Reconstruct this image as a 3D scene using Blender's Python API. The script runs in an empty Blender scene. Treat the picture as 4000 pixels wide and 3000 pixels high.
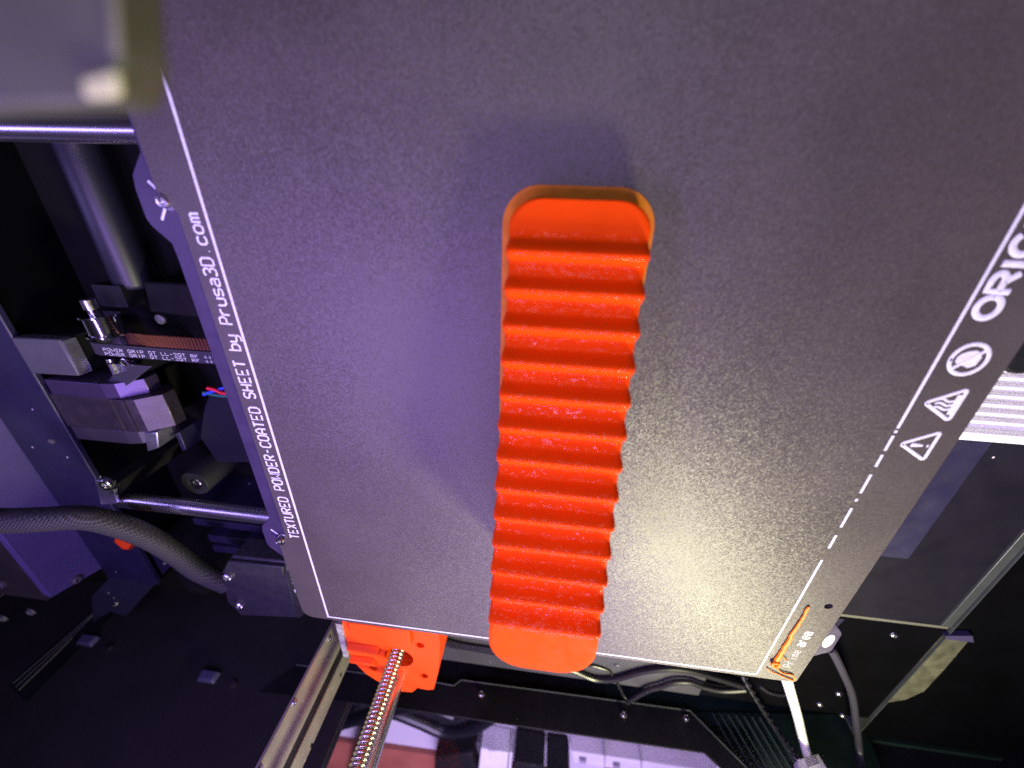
import bpy, bmesh, math, random
from mathutils import Vector, Matrix
random.seed(7)
sc = bpy.context.scene
MM = 0.001
# ------------------------------------------------------------------ camera (calibrated on the 254 x 241 mm sheet)
RX = Vector((-0.99329486, -0.02818572, -0.11211993))     # image right
RD = Vector((-0.07595222, 0.89025965, 0.44907574))       # image down
RF = Vector((0.08715833, 0.45458038, -0.8864311))        # view direction
CAM = Vector((2.8576, -74.9374, 112.0529))               # mm
FPX = 1510.97 * 0.553                                    # focal length in picture units (2212 wide)
cam_d = bpy.data.cameras.new('camera'); cam = bpy.data.objects.new('camera', cam_d)
sc.collection.objects.link(cam)
cam_d.sensor_width = 36; cam_d.lens = 1510.97 / 4000 * 36
cam_d.clip_start = 0.002; cam_d.clip_end = 20
m = Matrix((( RX.x, -RD.x, -RF.x, CAM.x * MM), (RX.y, -RD.y, -RF.y, CAM.y * MM), (RX.z, -RD.z, -RF.z, CAM.z * MM), (0, 0, 0, 1)))
cam.matrix_world = m
cam_d.dof.use_dof = True; cam_d.dof.focus_distance = 0.165; cam_d.dof.aperture_fstop = 6.5
sc.camera = cam
sc.cycles.use_denoising = False; sc.cycles.sample_clamp_indirect = 3; sc.cycles.sample_clamp_direct = 12
# ------------------------------------------------------------------ world, lamps, exposure
w = bpy.data.worlds.new('World'); sc.world = w; w.use_nodes = True
w.node_tree.nodes['Background'].inputs[0].default_value = (0.50, 0.42, 0.72, 1)
w.node_tree.nodes['Background'].inputs[1].default_value = 0.03
sc.view_settings.view_transform = 'Standard'; sc.view_settings.look = 'None'
sc.view_settings.exposure = 0.05; sc.view_settings.gamma = 1
def area(name, loc, target, power, col, sx, sy):
    l = bpy.data.lights.new(name, 'AREA'); l.energy = power; l.color = col
    l.shape = 'RECTANGLE'; l.size = sx * MM; l.size_y = sy * MM
    o = bpy.data.objects.new(name, l); sc.collection.objects.link(o)
    o.location = Vector(loc) * MM
    o.rotation_euler = (Vector(target) - Vector(loc)).to_track_quat('-Z', 'Y').to_euler()
    return o
area('warm_lamp', (-140, 236, 190), (-30, 40, 0), 1.6, (1.0, 0.95, 0.58), 52, 52)
area('warm_lamp', (-188, 252, 92), (-70, 80, 0), 0.10, (1.0, 0.95, 0.58), 30, 40)
area('violet_led_strip', (160, 60, 250), (40, -10, 0), 1.25, (0.46, 0.28, 1.0), 220, 24)
area('overhead_led', (-4, 2, 300), (-2, -5, 0), 0.34, (0.62, 0.42, 1.0), 50, 26)
area('violet_led_strip', (405, -40, 165), (100, -20, 0), 0.22, (0.40, 0.29, 1.0), 40, 210)
area('ceiling_lamp', (-8, -190, 350), (-2, -60, 0), 0.28, (0.80, 0.85, 1.0), 110, 110)
area('room_light', (-60, 520, 420), (-40, 470, -95), 4.6, (0.70, 0.55, 1.0), 300, 300)
sl_ = bpy.data.lights.new('added_front_spot', 'SPOT'); sl_.energy = 0.75; sl_.color = (1.0, 0.92, 0.98); sl_.spot_size = math.radians(34); sl_.spot_blend = 0.6; sl_.shadow_soft_size = 0.02  # added spot that brightens only the white ribbed unit
so_ = bpy.data.objects.new('added_front_spot', sl_); sc.collection.objects.link(so_); so_.location = (-0.34, -0.10, 0.16)
so_.rotation_euler = (Vector((-180, -25, -24)) * MM - so_.location).to_track_quat('-Z', 'Y').to_euler()

# ------------------------------------------------------------------ helpers
def q(px, py, **k):
    """picture position (2212 wide) on a plane x=, y= or z= (mm) -> world mm"""
    d = RX * ((px - 1106) / FPX) + RD * ((py - 829.5) / FPX) + RF
    a, v = next(iter(k.items())); i = 'xyz'.index(a)
    return CAM + d * ((v - CAM[i]) / d[i])
MATS = {}
def mat(name, col, rough=0.5, metal=0.0, bump=0.0, bscale=800, var=0.0, vscale=120, spec=0.5, trans=0.0, sss=0.0, wave=0.0, wscale=0, coat=0.0, alpha=1.0, speck=0.0):
    if name in MATS: return MATS[name]
    mt = bpy.data.materials.new(name); mt.use_nodes = True; nt = mt.node_tree; b = nt.nodes['Principled BSDF']
    b.inputs['Base Color'].default_value = (*col, 1); b.inputs['Roughness'].default_value = rough
    b.inputs['Metallic'].default_value = metal; b.inputs['Specular IOR Level'].default_value = spec
    b.inputs['Transmission Weight'].default_value = trans
    b.inputs['Coat Weight'].default_value = coat
    b.inputs['Alpha'].default_value = alpha
    if sss:
        b.inputs['Subsurface Weight'].default_value = sss
        b.inputs['Subsurface Radius'].default_value = (0.006, 0.002, 0.0008)
        b.inputs['Subsurface Scale'].default_value = 0.5
    tc = nt.nodes.new('ShaderNodeTexCoord')
    N = lambda t: nt.nodes.new(t); L = nt.links.new
    if var or speck:
        n = N('ShaderNodeTexNoise'); n.inputs['Scale'].default_value = vscale; n.inputs['Detail'].default_value = 6
        L(tc.outputs['Object'], n.inputs['Vector'])
        r = N('ShaderNodeMapRange'); r.inputs['From Min'].default_value = 0.3; r.inputs['From Max'].default_value = 0.7
        r.inputs['To Min'].default_value = 1 - var; r.inputs['To Max'].default_value = 1 + var
        L(n.outputs['Fac'], r.inputs['Value'])
        mx = N('ShaderNodeVectorMath'); mx.operation = 'SCALE'; mx.inputs[0].default_value = col
        L(r.outputs['Result'], mx.inputs['Scale'])
        L(mx.outputs['Vector'], b.inputs['Base Color'])
        rr = N('ShaderNodeMapRange'); rr.inputs['From Min'].default_value = 0.3; rr.inputs['From Max'].default_value = 0.7
        rr.inputs['To Min'].default_value = rough * 0.85; rr.inputs['To Max'].default_value = min(1, rough * 1.2)
        n2 = N('ShaderNodeTexNoise'); n2.inputs['Scale'].default_value = vscale * 2.3; n2.inputs['Detail'].default_value = 4
        L(tc.outputs['Object'], n2.inputs['Vector']); L(n2.outputs['Fac'], rr.inputs['Value']); L(rr.outputs['Result'], b.inputs['Roughness'])
        if speck:
            v = N('ShaderNodeTexVoronoi'); v.inputs['Scale'].default_value = vscale * 1.5
            L(tc.outputs['Object'], v.inputs['Vector'])
            lt = N('ShaderNodeMath'); lt.operation = 'LESS_THAN'; lt.inputs[1].default_value = speck; L(v.outputs['Distance'], lt.inputs[0])
            mm = N('ShaderNodeMix'); mm.data_type = 'RGBA'; L(lt.outputs[0], mm.inputs['Factor']); L(mx.outputs['Vector'], mm.inputs['A'])
            mm.inputs['B'].default_value = (0.5, 0.48, 0.5, 1); L(mm.outputs['Result'], b.inputs['Base Color'])
    h = None
    if bump:
        n = N('ShaderNodeTexNoise'); n.inputs['Scale'].default_value = bscale; n.inputs['Detail'].default_value = 3
        L(tc.outputs['Object'], n.inputs['Vector']); h = n.outputs['Fac']
        bp = N('ShaderNodeBump'); bp.inputs['Strength'].default_value = bump; bp.inputs['Distance'].default_value = 0.0004
        L(h, bp.inputs['Height']); last = bp
        if wave:
            wv = N('ShaderNodeTexWave'); wv.wave_type = 'BANDS'; wv.bands_direction = 'Z'; wv.inputs['Scale'].default_value = wscale
            wv.inputs['Distortion'].default_value = 0.6; wv.inputs['Detail'].default_value = 2
            L(tc.outputs['Object'], wv.inputs['Vector'])
            b2 = N('ShaderNodeBump'); b2.inputs['Strength'].default_value = wave; b2.inputs['Distance'].default_value = 0.0002
            L(wv.outputs['Fac'], b2.inputs['Height']); L(bp.outputs['Normal'], b2.inputs['Normal']); last = b2
        L(last.outputs['Normal'], b.inputs['Normal'])
    MATS[name] = mt
    return mt
WL = {}
class MB:
    def __init__(s): s.v = []; s.f = []
    def add(s, vs, fs):
        n = len(s.v); s.v += [Vector(p) for p in vs]; s.f += [[i + n for i in f] for f in fs]; return s
    def hexa(s, p):                                    # 4 bottom + 4 top points
        return s.add(p, [(3,2,1,0),(4,5,6,7),(0,1,5,4),(1,2,6,5),(2,3,7,6),(3,0,4,7)])
    def box(s, x0, x1, y0, y1, z0, z1):
        return s.hexa([(x0,y0,z0),(x1,y0,z0),(x1,y1,z0),(x0,y1,z0),(x0,y0,z1),(x1,y0,z1),(x1,y1,z1),(x0,y1,z1)])
    def prism(s, poly, ext):                           # polygon of 3D points pushed along ext
        n = len(poly); e = Vector(ext); a = [Vector(p) for p in poly]
        return s.add(a + [p + e for p in a], [list(range(n))[::-1], list(range(n, 2*n))] + [(i, (i+1) % n, n + (i+1) % n, n + i) for i in range(n)])
    def tube(s, pts, r, n=10, flat=1.0, caps=True):
        pts = [Vector(p) for p in pts]; k = len(pts); rs = r if isinstance(r, (list, tuple)) else [r] * k
        vs = []; t0 = (pts[1] - pts[0]).normalized()
        ref = Vector((0, 0, 1)) if abs(t0.z) < 0.9 else Vector((1, 0, 0)); u = t0.cross(ref).normalized()
        for i, p in enumerate(pts):
            t = ((pts[min(i+1, k-1)] - p).normalized() + (p - pts[max(i-1, 0)]).normalized())
            t = t.normalized() if t.length > 1e-6 else t0
            u = (u - t * u.dot(t)).normalized(); w_ = t.cross(u)
            for j in range(n):
                a = 2 * math.pi * j / n; o = (u * math.cos(a) + w_ * math.sin(a)) * rs[i]
                vs.append(p + Vector((o.x, o.y, o.z * flat)))
        fs = [(i*n + j, i*n + (j+1) % n, (i+1)*n + (j+1) % n, (i+1)*n + j) for i in range(k-1) for j in range(n)]
        if caps: fs += [list(range(n))[::-1], [(k-1)*n + j for j in range(n)]]
        return s.add(vs, fs)
    def cyl(s, a, b, r, n=24, r2=None): return s.tube([a, b], [r, r if r2 is None else r2], n)
    def lathe(s, base, axis, prof, n=28):
        base = Vector(base); ax = Vector(axis).normalized(); return s.tube([base + ax * h for h, r in prof], [r for h, r in prof], n) if False else s._lathe(base, ax, prof, n)
    def _lathe(s, base, ax, prof, n):
        ref = Vector((0,0,1)) if abs(ax.z) < 0.9 else Vector((1,0,0)); u = ax.cross(ref).normalized(); w_ = ax.cross(u); vs = []
        for h, r in prof:
            for j in range(n):
                a = 2*math.pi*j/n; vs.append(base + ax*h + (u*math.cos(a) + w_*math.sin(a))*max(r, 1e-4))
        k = len(prof)
        fs = [(i*n+j, i*n+(j+1)%n, (i+1)*n+(j+1)%n, (i+1)*n+j) for i in range(k-1) for j in range(n)] + [list(range(n))[::-1], [(k-1)*n+j for j in range(n)]]
        return s.add(vs, fs)
    def build(s, name, mt, parent=None, bevel=0, ang=35, kind=None, label=None, seg=2):
        base = Vector((0, 0, 0))
        if parent is None:
            base = Vector((sum(p.x for p in s.v)/len(s.v), sum(p.y for p in s.v)/len(s.v), min(p.z for p in s.v)))
        pw = WL[parent.name] if parent is not None else Vector((0, 0, 0))
        org = base if parent is None else pw
        me = bpy.data.meshes.new(name); me.from_pydata([((p - org) * MM)[:] for p in s.v], [], s.f)
        bm = bmesh.new(); bm.from_mesh(me); bmesh.ops.recalc_face_normals(bm, faces=bm.faces)
        for f in bm.faces: f.smooth = True
        ca = math.radians(ang)
        for e in bm.edges:
            if len(e.link_faces) == 2 and e.calc_face_angle(0) > ca: e.smooth = False
        bm.to_mesh(me); bm.free(); me.materials.append(mt)
        o = bpy.data.objects.new(name, me); sc.collection.objects.link(o)
        if parent is not None: o.parent = parent
        else: o.location = base * MM
        WL[o.name] = org
        if bevel:
            md = o.modifiers.new('bevel', 'BEVEL'); md.width = bevel * MM; md.segments = seg; md.limit_method = 'ANGLE'; md.angle_limit = math.radians(40)
            md.harden_normals = False
        if kind: o['kind'] = kind
        if label: o['label'] = label
        return o
def tag(o, label, cat, group=None):
    o['label'] = label; o['category'] = cat
    if group: o['group'] = group
    return o
def thing(name, label, cat, loc, group=None):
    o = bpy.data.objects.new(name, None); sc.collection.objects.link(o); o.empty_display_size = 0.01
    o.location = Vector(loc) * MM; WL[o.name] = Vector(loc)
    return tag(o, label, cat, group)
def smooth(pts, n=8):                                  # Catmull-Rom through 3D points
    P = [Vector(p) for p in pts]; out = []
    for i in range(len(P)-1):
        a, b, c, d = P[max(i-1,0)], P[i], P[i+1], P[min(i+2,len(P)-1)]
        for k in range(n):
            t = k/n; out.append(0.5*((2*b) + (c-a)*t + (2*a-5*b+4*c-d)*t*t + (3*b-a-3*c+d)*t**3))
    return out + [P[-1]]
# ------------------------------------------------------------------ materials
BLACK  = mat('black_painted_steel', (0.007, 0.007, 0.009), 0.5, spec=0.3, bump=0.12, bscale=2500, var=0.25, vscale=60)
BLACKM = mat('matt_black_plastic', (0.005, 0.005, 0.006), 0.65, spec=0.2, bump=0.1, bscale=1500, var=0.2, vscale=80)
FLAT   = mat('flat_black_paint', (0.002, 0.002, 0.003), 0.75, spec=0.03, bump=0.1, bscale=1200, var=0.3, vscale=40)
NAVY   = mat('powder_coated_steel', (0.016, 0.014, 0.042), 0.46, bump=0.15, bscale=3000, var=0.15, vscale=50, speck=0.05)
GREY   = mat('grey_steel', (0.16, 0.16, 0.17), 0.42, metal=0.5, bump=0.1, bscale=1500, var=0.15, vscale=60)
STEEL  = mat('bright_steel', (0.75, 0.74, 0.76), 0.22, metal=1.0, bump=0.03, bscale=1500, var=0.06, vscale=200)
SATIN  = mat('ground_rod_steel', (0.80, 0.80, 0.84), 0.27, metal=1.0)
CHROME = mat('polished_rod_steel', (0.85, 0.85, 0.87), 0.10, metal=1.0)
ALU    = mat('brushed_aluminium', (0.50, 0.50, 0.54), 0.36, metal=0.9, bump=0.05, bscale=900, var=0.08, vscale=90)
SHEETM = None
ORANGE = mat('orange_printed_plastic', (0.74, 0.052, 0.001), 0.7, bump=0.16, bscale=1400, wave=0.16, wscale=900, var=0.05, vscale=90, spec=0.03)
def glints(mt, weight, amp, scale):
    nt = mt.node_tree; b = nt.nodes['Principled BSDF']; N = nt.nodes.new; L = nt.links.new
    tc = N('ShaderNodeTexCoord'); mp = N('ShaderNodeMapping'); mp.inputs['Scale'].default_value = (0.45, 1, 1); L(tc.outputs['Object'], mp.inputs['Vector'])
    v = N('ShaderNodeTexVoronoi'); v.inputs['Scale'].default_value = scale; L(mp.outputs['Vector'], v.inputs['Vector'])
    g = N('ShaderNodeNewGeometry'); sb = N('ShaderNodeVectorMath'); sb.operation = 'SUBTRACT'; L(v.outputs['Color'], sb.inputs[0]); sb.inputs[1].default_value = (0.5, 0.5, 0.5)
    sl = N('ShaderNodeVectorMath'); sl.operation = 'SCALE'; sl.inputs['Scale'].default_value = amp; L(sb.outputs['Vector'], sl.inputs[0])
    av = N('ShaderNodeVectorMath'); av.operation = 'ADD'; L(g.outputs['Normal'], av.inputs[0]); L(sl.outputs['Vector'], av.inputs[1])
    nv = N('ShaderNodeVectorMath'); nv.operation = 'NORMALIZE'; L(av.outputs['Vector'], nv.inputs[0]); L(nv.outputs['Vector'], b.inputs['Coat Normal'])
    b.inputs['Coat Weight'].default_value = weight; b.inputs['Coat Roughness'].default_value = 0.10; b.inputs['Coat IOR'].default_value = 1.4
glints(ORANGE, 0.17, 0.28, 2200)
ORANGES = mat('orange_smooth_top_layer', (0.78, 0.062, 0.001), 0.7, bump=0.10, bscale=1400, var=0.05, vscale=90, spec=0.06)
WHITE  = mat('white_silkscreen', (0.60, 0.60, 0.66), 0.55, bump=0.2, bscale=2500, var=0.12, vscale=900)
WHITEP = mat('white_plastic', (0.80, 0.78, 0.80), 0.5, bump=0.06, bscale=600, var=0.05, vscale=40)
CABLE  = mat('black_cable_sheath', (0.012, 0.012, 0.015), 0.33)
RUBBER = mat('black_rubber', (0.018, 0.018, 0.022), 0.55, bump=0.1, bscale=900)

# powder-coated spring-steel sheet: fine pebbled grain with glinting facets
def sheet_material():
    mt = bpy.data.materials.new('textured_powder_coat'); mt.use_nodes = True; nt = mt.node_tree; b = nt.nodes['Principled BSDF']
    N = nt.nodes.new; L = nt.links.new
    tc = N('ShaderNodeTexCoord')
    n1 = N('ShaderNodeTexNoise'); n1.inputs['Scale'].default_value = 26; n1.inputs['Detail'].default_value = 5; L(tc.outputs['Object'], n1.inputs['Vector'])
    cr = N('ShaderNodeValToRGB'); cr.color_ramp.elements[0].position = 0.3; cr.color_ramp.elements[0].color = (0.043, 0.035, 0.033, 1)
    cr.color_ramp.elements[1].position = 0.72; cr.color_ramp.elements[1].color = (0.058, 0.048, 0.045, 1); L(n1.outputs['Fac'], cr.inputs['Fac'])
    # grain: tiny facets, each tilted its own way, over a fine pebble relief
    v = N('ShaderNodeTexVoronoi'); v.inputs['Scale'].default_value = 2100; L(tc.outputs['Object'], v.inputs['Vector'])
    n2 = N('ShaderNodeTexNoise'); n2.inputs['Scale'].default_value = 3000; n2.inputs['Detail'].default_value = 4; n2.inputs['Roughness'].default_value = 0.7; L(tc.outputs['Object'], n2.inputs['Vector'])
    bp = N('ShaderNodeBump'); bp.inputs['Strength'].default_value = 0.25; bp.inputs['Distance'].default_value = 0.00012; L(n2.outputs['Fac'], bp.inputs['Height'])
    sb = N('ShaderNodeVectorMath'); sb.operation = 'SUBTRACT'; L(v.outputs['Color'], sb.inputs[0]); sb.inputs[1].default_value = (0.5, 0.5, 0.5)
    sl = N('ShaderNodeVectorMath'); sl.operation = 'SCALE'; L(sb.outputs['Vector'], sl.inputs[0])
    sx = N('ShaderNodeSeparateXYZ'); L(tc.outputs['Object'], sx.inputs[0]); ab = N('ShaderNodeMath'); ab.operation = 'ABSOLUTE'; L(sx.outputs['X'], ab.inputs[0])
    mk_ = N('ShaderNodeMapRange'); mk_.inputs['From Min'].default_value = 0.1045; mk_.inputs['From Max'].default_value = 0.1055; mk_.inputs['To Min'].default_value = 0.22; mk_.inputs['To Max'].default_value = 0.12
    L(ab.outputs[0], mk_.inputs['Value']); L(mk_.outputs['Result'], sl.inputs['Scale'])      # the coating is smoother outside the border line
    av = N('ShaderNodeVectorMath'); av.operation = 'ADD'; L(bp.outputs['Normal'], av.inputs[0]); L(sl.outputs['Vector'], av.inputs[1])
    nv = N('ShaderNodeVectorMath'); nv.operation = 'NORMALIZE'; L(av.outputs['Vector'], nv.inputs[0])
    L(nv.outputs['Vector'], b.inputs['Normal'])
    # grain crests are mixed towards a paler tone
    mr = N('ShaderNodeMapRange'); mr.inputs['From Min'].default_value = 0.50; mr.inputs['From Max'].default_value = 0.85; mr.inputs['To Min'].default_value = 0; mr.inputs['To Max'].default_value = 0.10
    L(n2.outputs['Fac'], mr.inputs['Value'])
    mx = N('ShaderNodeMix'); mx.data_type = 'RGBA'; L(mr.outputs['Result'], mx.inputs['Factor']); L(cr.outputs['Color'], mx.inputs['A']); mx.inputs['B'].default_value = (0.45, 0.43, 0.42, 1)
    L(mx.outputs['Result'], b.inputs['Base Color'])
    rg = N('ShaderNodeMapRange'); rg.inputs['To Min'].default_value = 0.42; rg.inputs['To Max'].default_value = 0.54; L(n1.outputs['Fac'], rg.inputs['Value'])
    L(rg.outputs['Result'], b.inputs['Roughness'])
    b.inputs['Specular IOR Level'].default_value = 0.52
    return mt
SHEETM = sheet_material()

# ------------------------------------------------------------------ the setting
o = MB().box(-420, 480, -260, 262, -84, -80).build('enclosure_floor', mat('black_floor', (0.006,0.006,0.007), 0.75, spec=0.1, bump=0.1, bscale=900, var=0.3, vscale=25)); o['kind'] = 'structure'
o = MB().box(-700, 800, 268, 900, -105, -95).build('desk', mat('white_desk', (0.62, 0.58, 0.66), 0.5, var=0.06, vscale=12, bump=0.05, bscale=300)); o['kind'] = 'structure'
o = MB().box(470, 480, -260, 262, -80, 330).build('wall_rear', BLACK); o['kind'] = 'structure'
o = MB().box(-420, -410, -260, 262, -80, 330).build('wall_front', BLACK); o['kind'] = 'structure'

o = MB().box(128, 470, 262.2, 272, -94.9, 330).build('wall_side', mat('dark_wall_paint', (0.022,0.020,0.022), 0.7, spec=0.15, bump=0.1, bscale=900, var=0.15, vscale=30)); o['kind'] = 'structure'
o = MB().box(-410, -166, 270.2, 276, -94.9, 330).build('wall_side', BLACK); o['kind'] = 'structure'
# ------------------------------------------------------------------ stroke lettering
def arcs(*p): return list(p)
OCT = [(1,0),(3,0),(4,1),(4,5),(3,6),(1,6),(0,5),(0,1),(1,0)]
G = {
 'T': [[(0,6),(4,6)],[(2,6),(2,0)]], 'E': [[(4,6),(0,6),(0,0),(4,0)],[(0,3),(3,3)]], 'X': [[(0,0),(4,6)],[(0,6),(4,0)]],
 'U': [[(0,6),(0,1),(1,0),(3,0),(4,1),(4,6)]], 'R': [[(0,0),(0,6),(3,6),(4,5),(4,4),(3,3),(0,3)],[(1.8,3),(4,0)]],
 'D': [[(0,0),(0,6),(2.8,6),(4,4.8),(4,1.2),(2.8,0),(0,0)]], 'P': [[(0,0),(0,6),(3,6),(4,5),(4,3.6),(3,2.6),(0,2.6)]], 'O': [OCT],
 'W': [[(0,6),(0,0),(2,2.2),(4,0),(4,6)]], '-': [[(0.8,3),(3.2,3)]], 'C': [[(4,5),(3,6),(1,6),(0,5),(0,1),(1,0),(3,0),(4,1)]],
 'A': [[(0,0),(0,4),(1.4,6),(2.6,6),(4,4),(4,0)],[(0,2.4),(4,2.4)]], 'S': [[(4,5.2),(3,6),(1,6),(0,5),(0,4),(1,3.2),(3,2.8),(4,2),(4,1),(3,0),(1,0),(0,0.8)]],
 'H': [[(0,0),(0,6)],[(4,0),(4,6)],[(0,3),(4,3)]], 'I': [[(2,0),(2,6)]], 'N': [[(0,0),(0,6),(4,0),(4,6)]], 'L': [[(0,6),(0,0),(4,0)]],
 'G': [[(4,5),(3,6),(1,6),(0,5),(0,1),(1,0),(3,0),(4,1),(4,2.8),(2.3,2.8)]], 'F': [[(0,0),(0,6),(4,6)],[(0,3),(3,3)]],
 'b': [[(0,6),(0,0),(2.8,0),(4,1),(4,3),(2.8,4),(0,4)]], 'y': [[(0,4),(0,1.2),(1,0.4),(4,0.4)],[(4,4),(4,-1),(3,-2),(0.6,-2)]],
 'r': [[(0,0),(0,4)],[(0,2.8),(1.4,4),(3.4,4)]], 'u': [[(0,4),(0,1),(1,0),(4,0)],[(4,4),(4,0)]],
 's': [[(4,3.6),(3,4),(0.8,4),(0,3.2),(0.6,2.2),(3.4,1.8),(4,1),(3.2,0),(0.8,0),(0,0.5)]], 'a': [[(0.5,4),(3,4),(4,3.2),(4,0),(1,0),(0,0.7),(0,1.5),(1,2.2),(4,2.2)]],
 '3': [[(0,5.4),(1,6),(3,6),(4,5),(4,4),(3,3.1),(1.6,3.1)],[(3,3.1),(4,2.2),(4,1),(3,0),(1,0),(0,0.6)]], '.': [[(1.8,0.2),(2.2,0.2)]],
 'c': [[(4,3.4),(3,4),(1,4),(0,3),(0,1),(1,0),(3,0),(4,0.6)]], 'o': [[(1,0),(3,0),(4,1),(4,3),(3,4),(1,4),(0,3),(0,1),(1,0)]],
 'i': [[(2,0),(2,4)],[(2,5.4),(2,5.7)]], 'e': [[(0,2),(4,2),(4,3),(3,4),(1,4),(0,3),(0,1),(1,0),(3.6,0)]],
 'm': [[(0,0),(0,4),(1.5,4),(2,3.4),(2,0)],[(2,3.4),(2.6,4),(3.4,4),(4,3.4),(4,0)]],
 '2': [[(0,5),(1,6),(3,6),(4,5),(4,4),(0,0),(4,0)]], '4': [[(3,0),(3,6),(0,2),(4,2)]], '1': [[(1,5),(2,6),(2,0)]], ' ': [],
}
def el(cx, cy, rx, ry, a0, a1, n=16): return [(cx + rx*math.cos(math.radians(a0 + (a1-a0)*i/n)), cy + ry*math.sin(math.radians(a0 + (a1-a0)*i/n))) for i in range(n+1)]
BIG = {'O': [el(2,3,2,3,0,375,26)], 'G': [el(2,3,2,3,48,345,22) + [(4,2.7),(2.5,2.7)]],
       'R': [[(0,0),(0,6),(2.2,6)] + el(2.2,4.4,1.7,1.6,90,-90,10) + [(0,2.8)], [(2.0,2.8),(4,0)]], 'I': G['I'], 'N': G['N'], 'A': [[(0,0),(2,6),(4,0)],[(0.8,2),(3.2,2)]], 'L': G['L']}
def write(mb, text, org, right, up, adv, wd, hg, r, flat=0.25, n=6, font=None):
    org, right, up = Vector(org), Vector(right), Vector(up)
    for i, ch in enumerate(text):
        for st in (font or G)[ch]:
            mb.tube([org + right * (i * adv + p[0] / 4 * wd) + up * (p[1] / 6 * hg) for p in st], r, n, flat)
    return mb

def plate_with_holes(outer, holes, zt, dz):
    bm = bmesh.new(); edges = []
    for L_ in [outer] + holes:
        vs = [bm.verts.new((x, y, zt)) for x, y in L_]; edges += [bm.edges.new((vs[i], vs[(i+1) % len(vs)])) for i in range(len(vs))]
    bmesh.ops.triangle_fill(bm, use_beauty=True, use_dissolve=False, edges=edges)
    r = bmesh.ops.extrude_face_region(bm, geom=list(bm.faces))
    for e in r['geom']:
        if isinstance(e, bmesh.types.BMVert): e.co.z += dz
    bm.verts.index_update()
    mb = MB().add([v.co.copy() for v in bm.verts], [[v.index for v in f.verts] for f in bm.faces]); bm.free()
    return mb
# ------------------------------------------------------------------ the heated bed under the sheet
hb = thing('heated_bed', 'dark heated bed plate with rounded rear tabs under the textured sheet', 'heated bed', (0, 0, -5))
BEDM = mat('black_circuit_board', (0.032, 0.022, 0.060), 0.42, bump=0.05, bscale=900, var=0.12, vscale=60)
out = [(-124.5,-124),(-123,-127),(121,-127),(121,-80.8),(123.4,-78.2),(126.2,-74.9),(127,-71),(127,-63.2),(126,-61),(121.3,-56.2),(121,-52),
       (121,59.6),(126,65.4),(126.8,68.5),(126.8,77.2),(126,79),(120.6,84.8),(120.4,88),(119.6,120),(115,127),(-123.6,126.4),(-124.4,125.4),(-124.6,109.1),
       (-130.4,104.2),(-131,102.6),(-130.6,91.4),(-130,89.8),(-125.6,84.7),(-124.6,83)]
MB().prism([(x, y, -4.6) for x, y in out[::-1]], (0, 0, 2.8)).build('bed_plate', BEDM, hb, bevel=0.3)
mk = [((121.8,-73.4),(118.9,-70.4)), ((118.9,-66.9),(121.7,-63.0)), ((122.0,66.9),(119.4,69.5)), ((120.2,74.2),(121.6,75.6))]
for a, b in mk: MB().tube([(*a, -1.78), (*b, -1.78)], 0.42, 8, 0.2).build('alignment_mark', WHITE, hb)
for (x, y) in ((117.3, -68.3), (117.4, 71.2)):
    s_ = MB().lathe((x, y, -1.8), (0,0,1), [(0,2.0),(1.9,2.0),(2.5,1.7),(2.6,0.9),(1.6,0.8),(1.55,0)], 24).build('locating_screw', STEEL, hb)
    MB().lathe((x, y, -1.75), (0,0,1), [(0,2.7),(0.35,2.7),(0.4,2.5)], 24).build('washer', STEEL, s_)
MB().add([( -127.1 + 2.0*math.cos(a), 96.5 + 4.6*math.sin(a), -1.72) for a in [i*math.pi/12 for i in range(24)]], [list(range(24))]).build('white_mark', WHITE, hb)

# ------------------------------------------------------------------ the textured sheet with its print
sh = thing('print_sheet', 'black textured spring steel sheet with white border line and lettering', 'print sheet', (0, 0, -1.6))
def arc(cx, cy, r, a0, a1, n=6): return [(cx + r*math.cos(math.radians(a0 + (a1-a0)*i/n)), cy + r*math.sin(math.radians(a0 + (a1-a0)*i/n))) for i in range(n+1)]
hole = [(-116.9 + 1.6*math.cos(a), 71.9 + 1.6*math.sin(a)) for a in [math.pi - i*math.pi/9 for i in range(19)]]
poly = arc(-120,-124,3.2,180,270) + arc(115.2,-124,3.2,-90,0) + [(118.4,-70.6)] + [(116.6,-70.2),(115.6,-69),(115.3,-67.4),(114.6,-66.2),(113.9,-65.2)] + \
       [(113.9,66.6),(114.6,68.4),(115.2,71),(115.6,73),(116.8,74.2),(118.6,74.6)] + arc(112.8,121.2,5.8,0,90,8) + arc(-121.4,125.2,1.8,90,180,4)
plate_with_holes(poly, [hole[:-1]], 0.0, -1.6).build('sheet', SHEETM, sh)
LW = 0.44
def strip(x0, x1, y0, y1, nm): MB().box(x0, x1, y0, y1, 0.02, 0.09).build(nm, WHITE, sh)
strip(105-LW, 105+LW, -118, 125.1, 'border_line')
strip(-105.1, 105-LW-0.01, 124.25, 125.1, 'border_line')
for a, b in ((-118,-12.4),(-11.7,-10.7),(-9.7,-4.0),(-2.4,2.4),(5.6,13.6),(16.1,17.3),(20.4,29.5),(33.5,40.2),(46.4,78)): strip(-105-LW, -105+LW, a, b, 'border_line')
FAINT = mat('worn_silkscreen', (0.33, 0.33, 0.31), 0.6, bump=0.2, bscale=2500, var=0.35, vscale=600)
MB().box(-105-0.5, -105+0.5, 78.1, 124.2, 0.02, 0.08).build('border_line', FAINT, sh)
write(MB(), 'TEXTURED POWDER-COATED SHEET by Prusa3D.com', (107.4, 68.4, 0.05), (0,-1,0), (1,0,0), 3.13, 2.25, 4.2, 0.36).build('lettering', WHITE, sh, label='white lettering along the rear border line')
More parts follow.
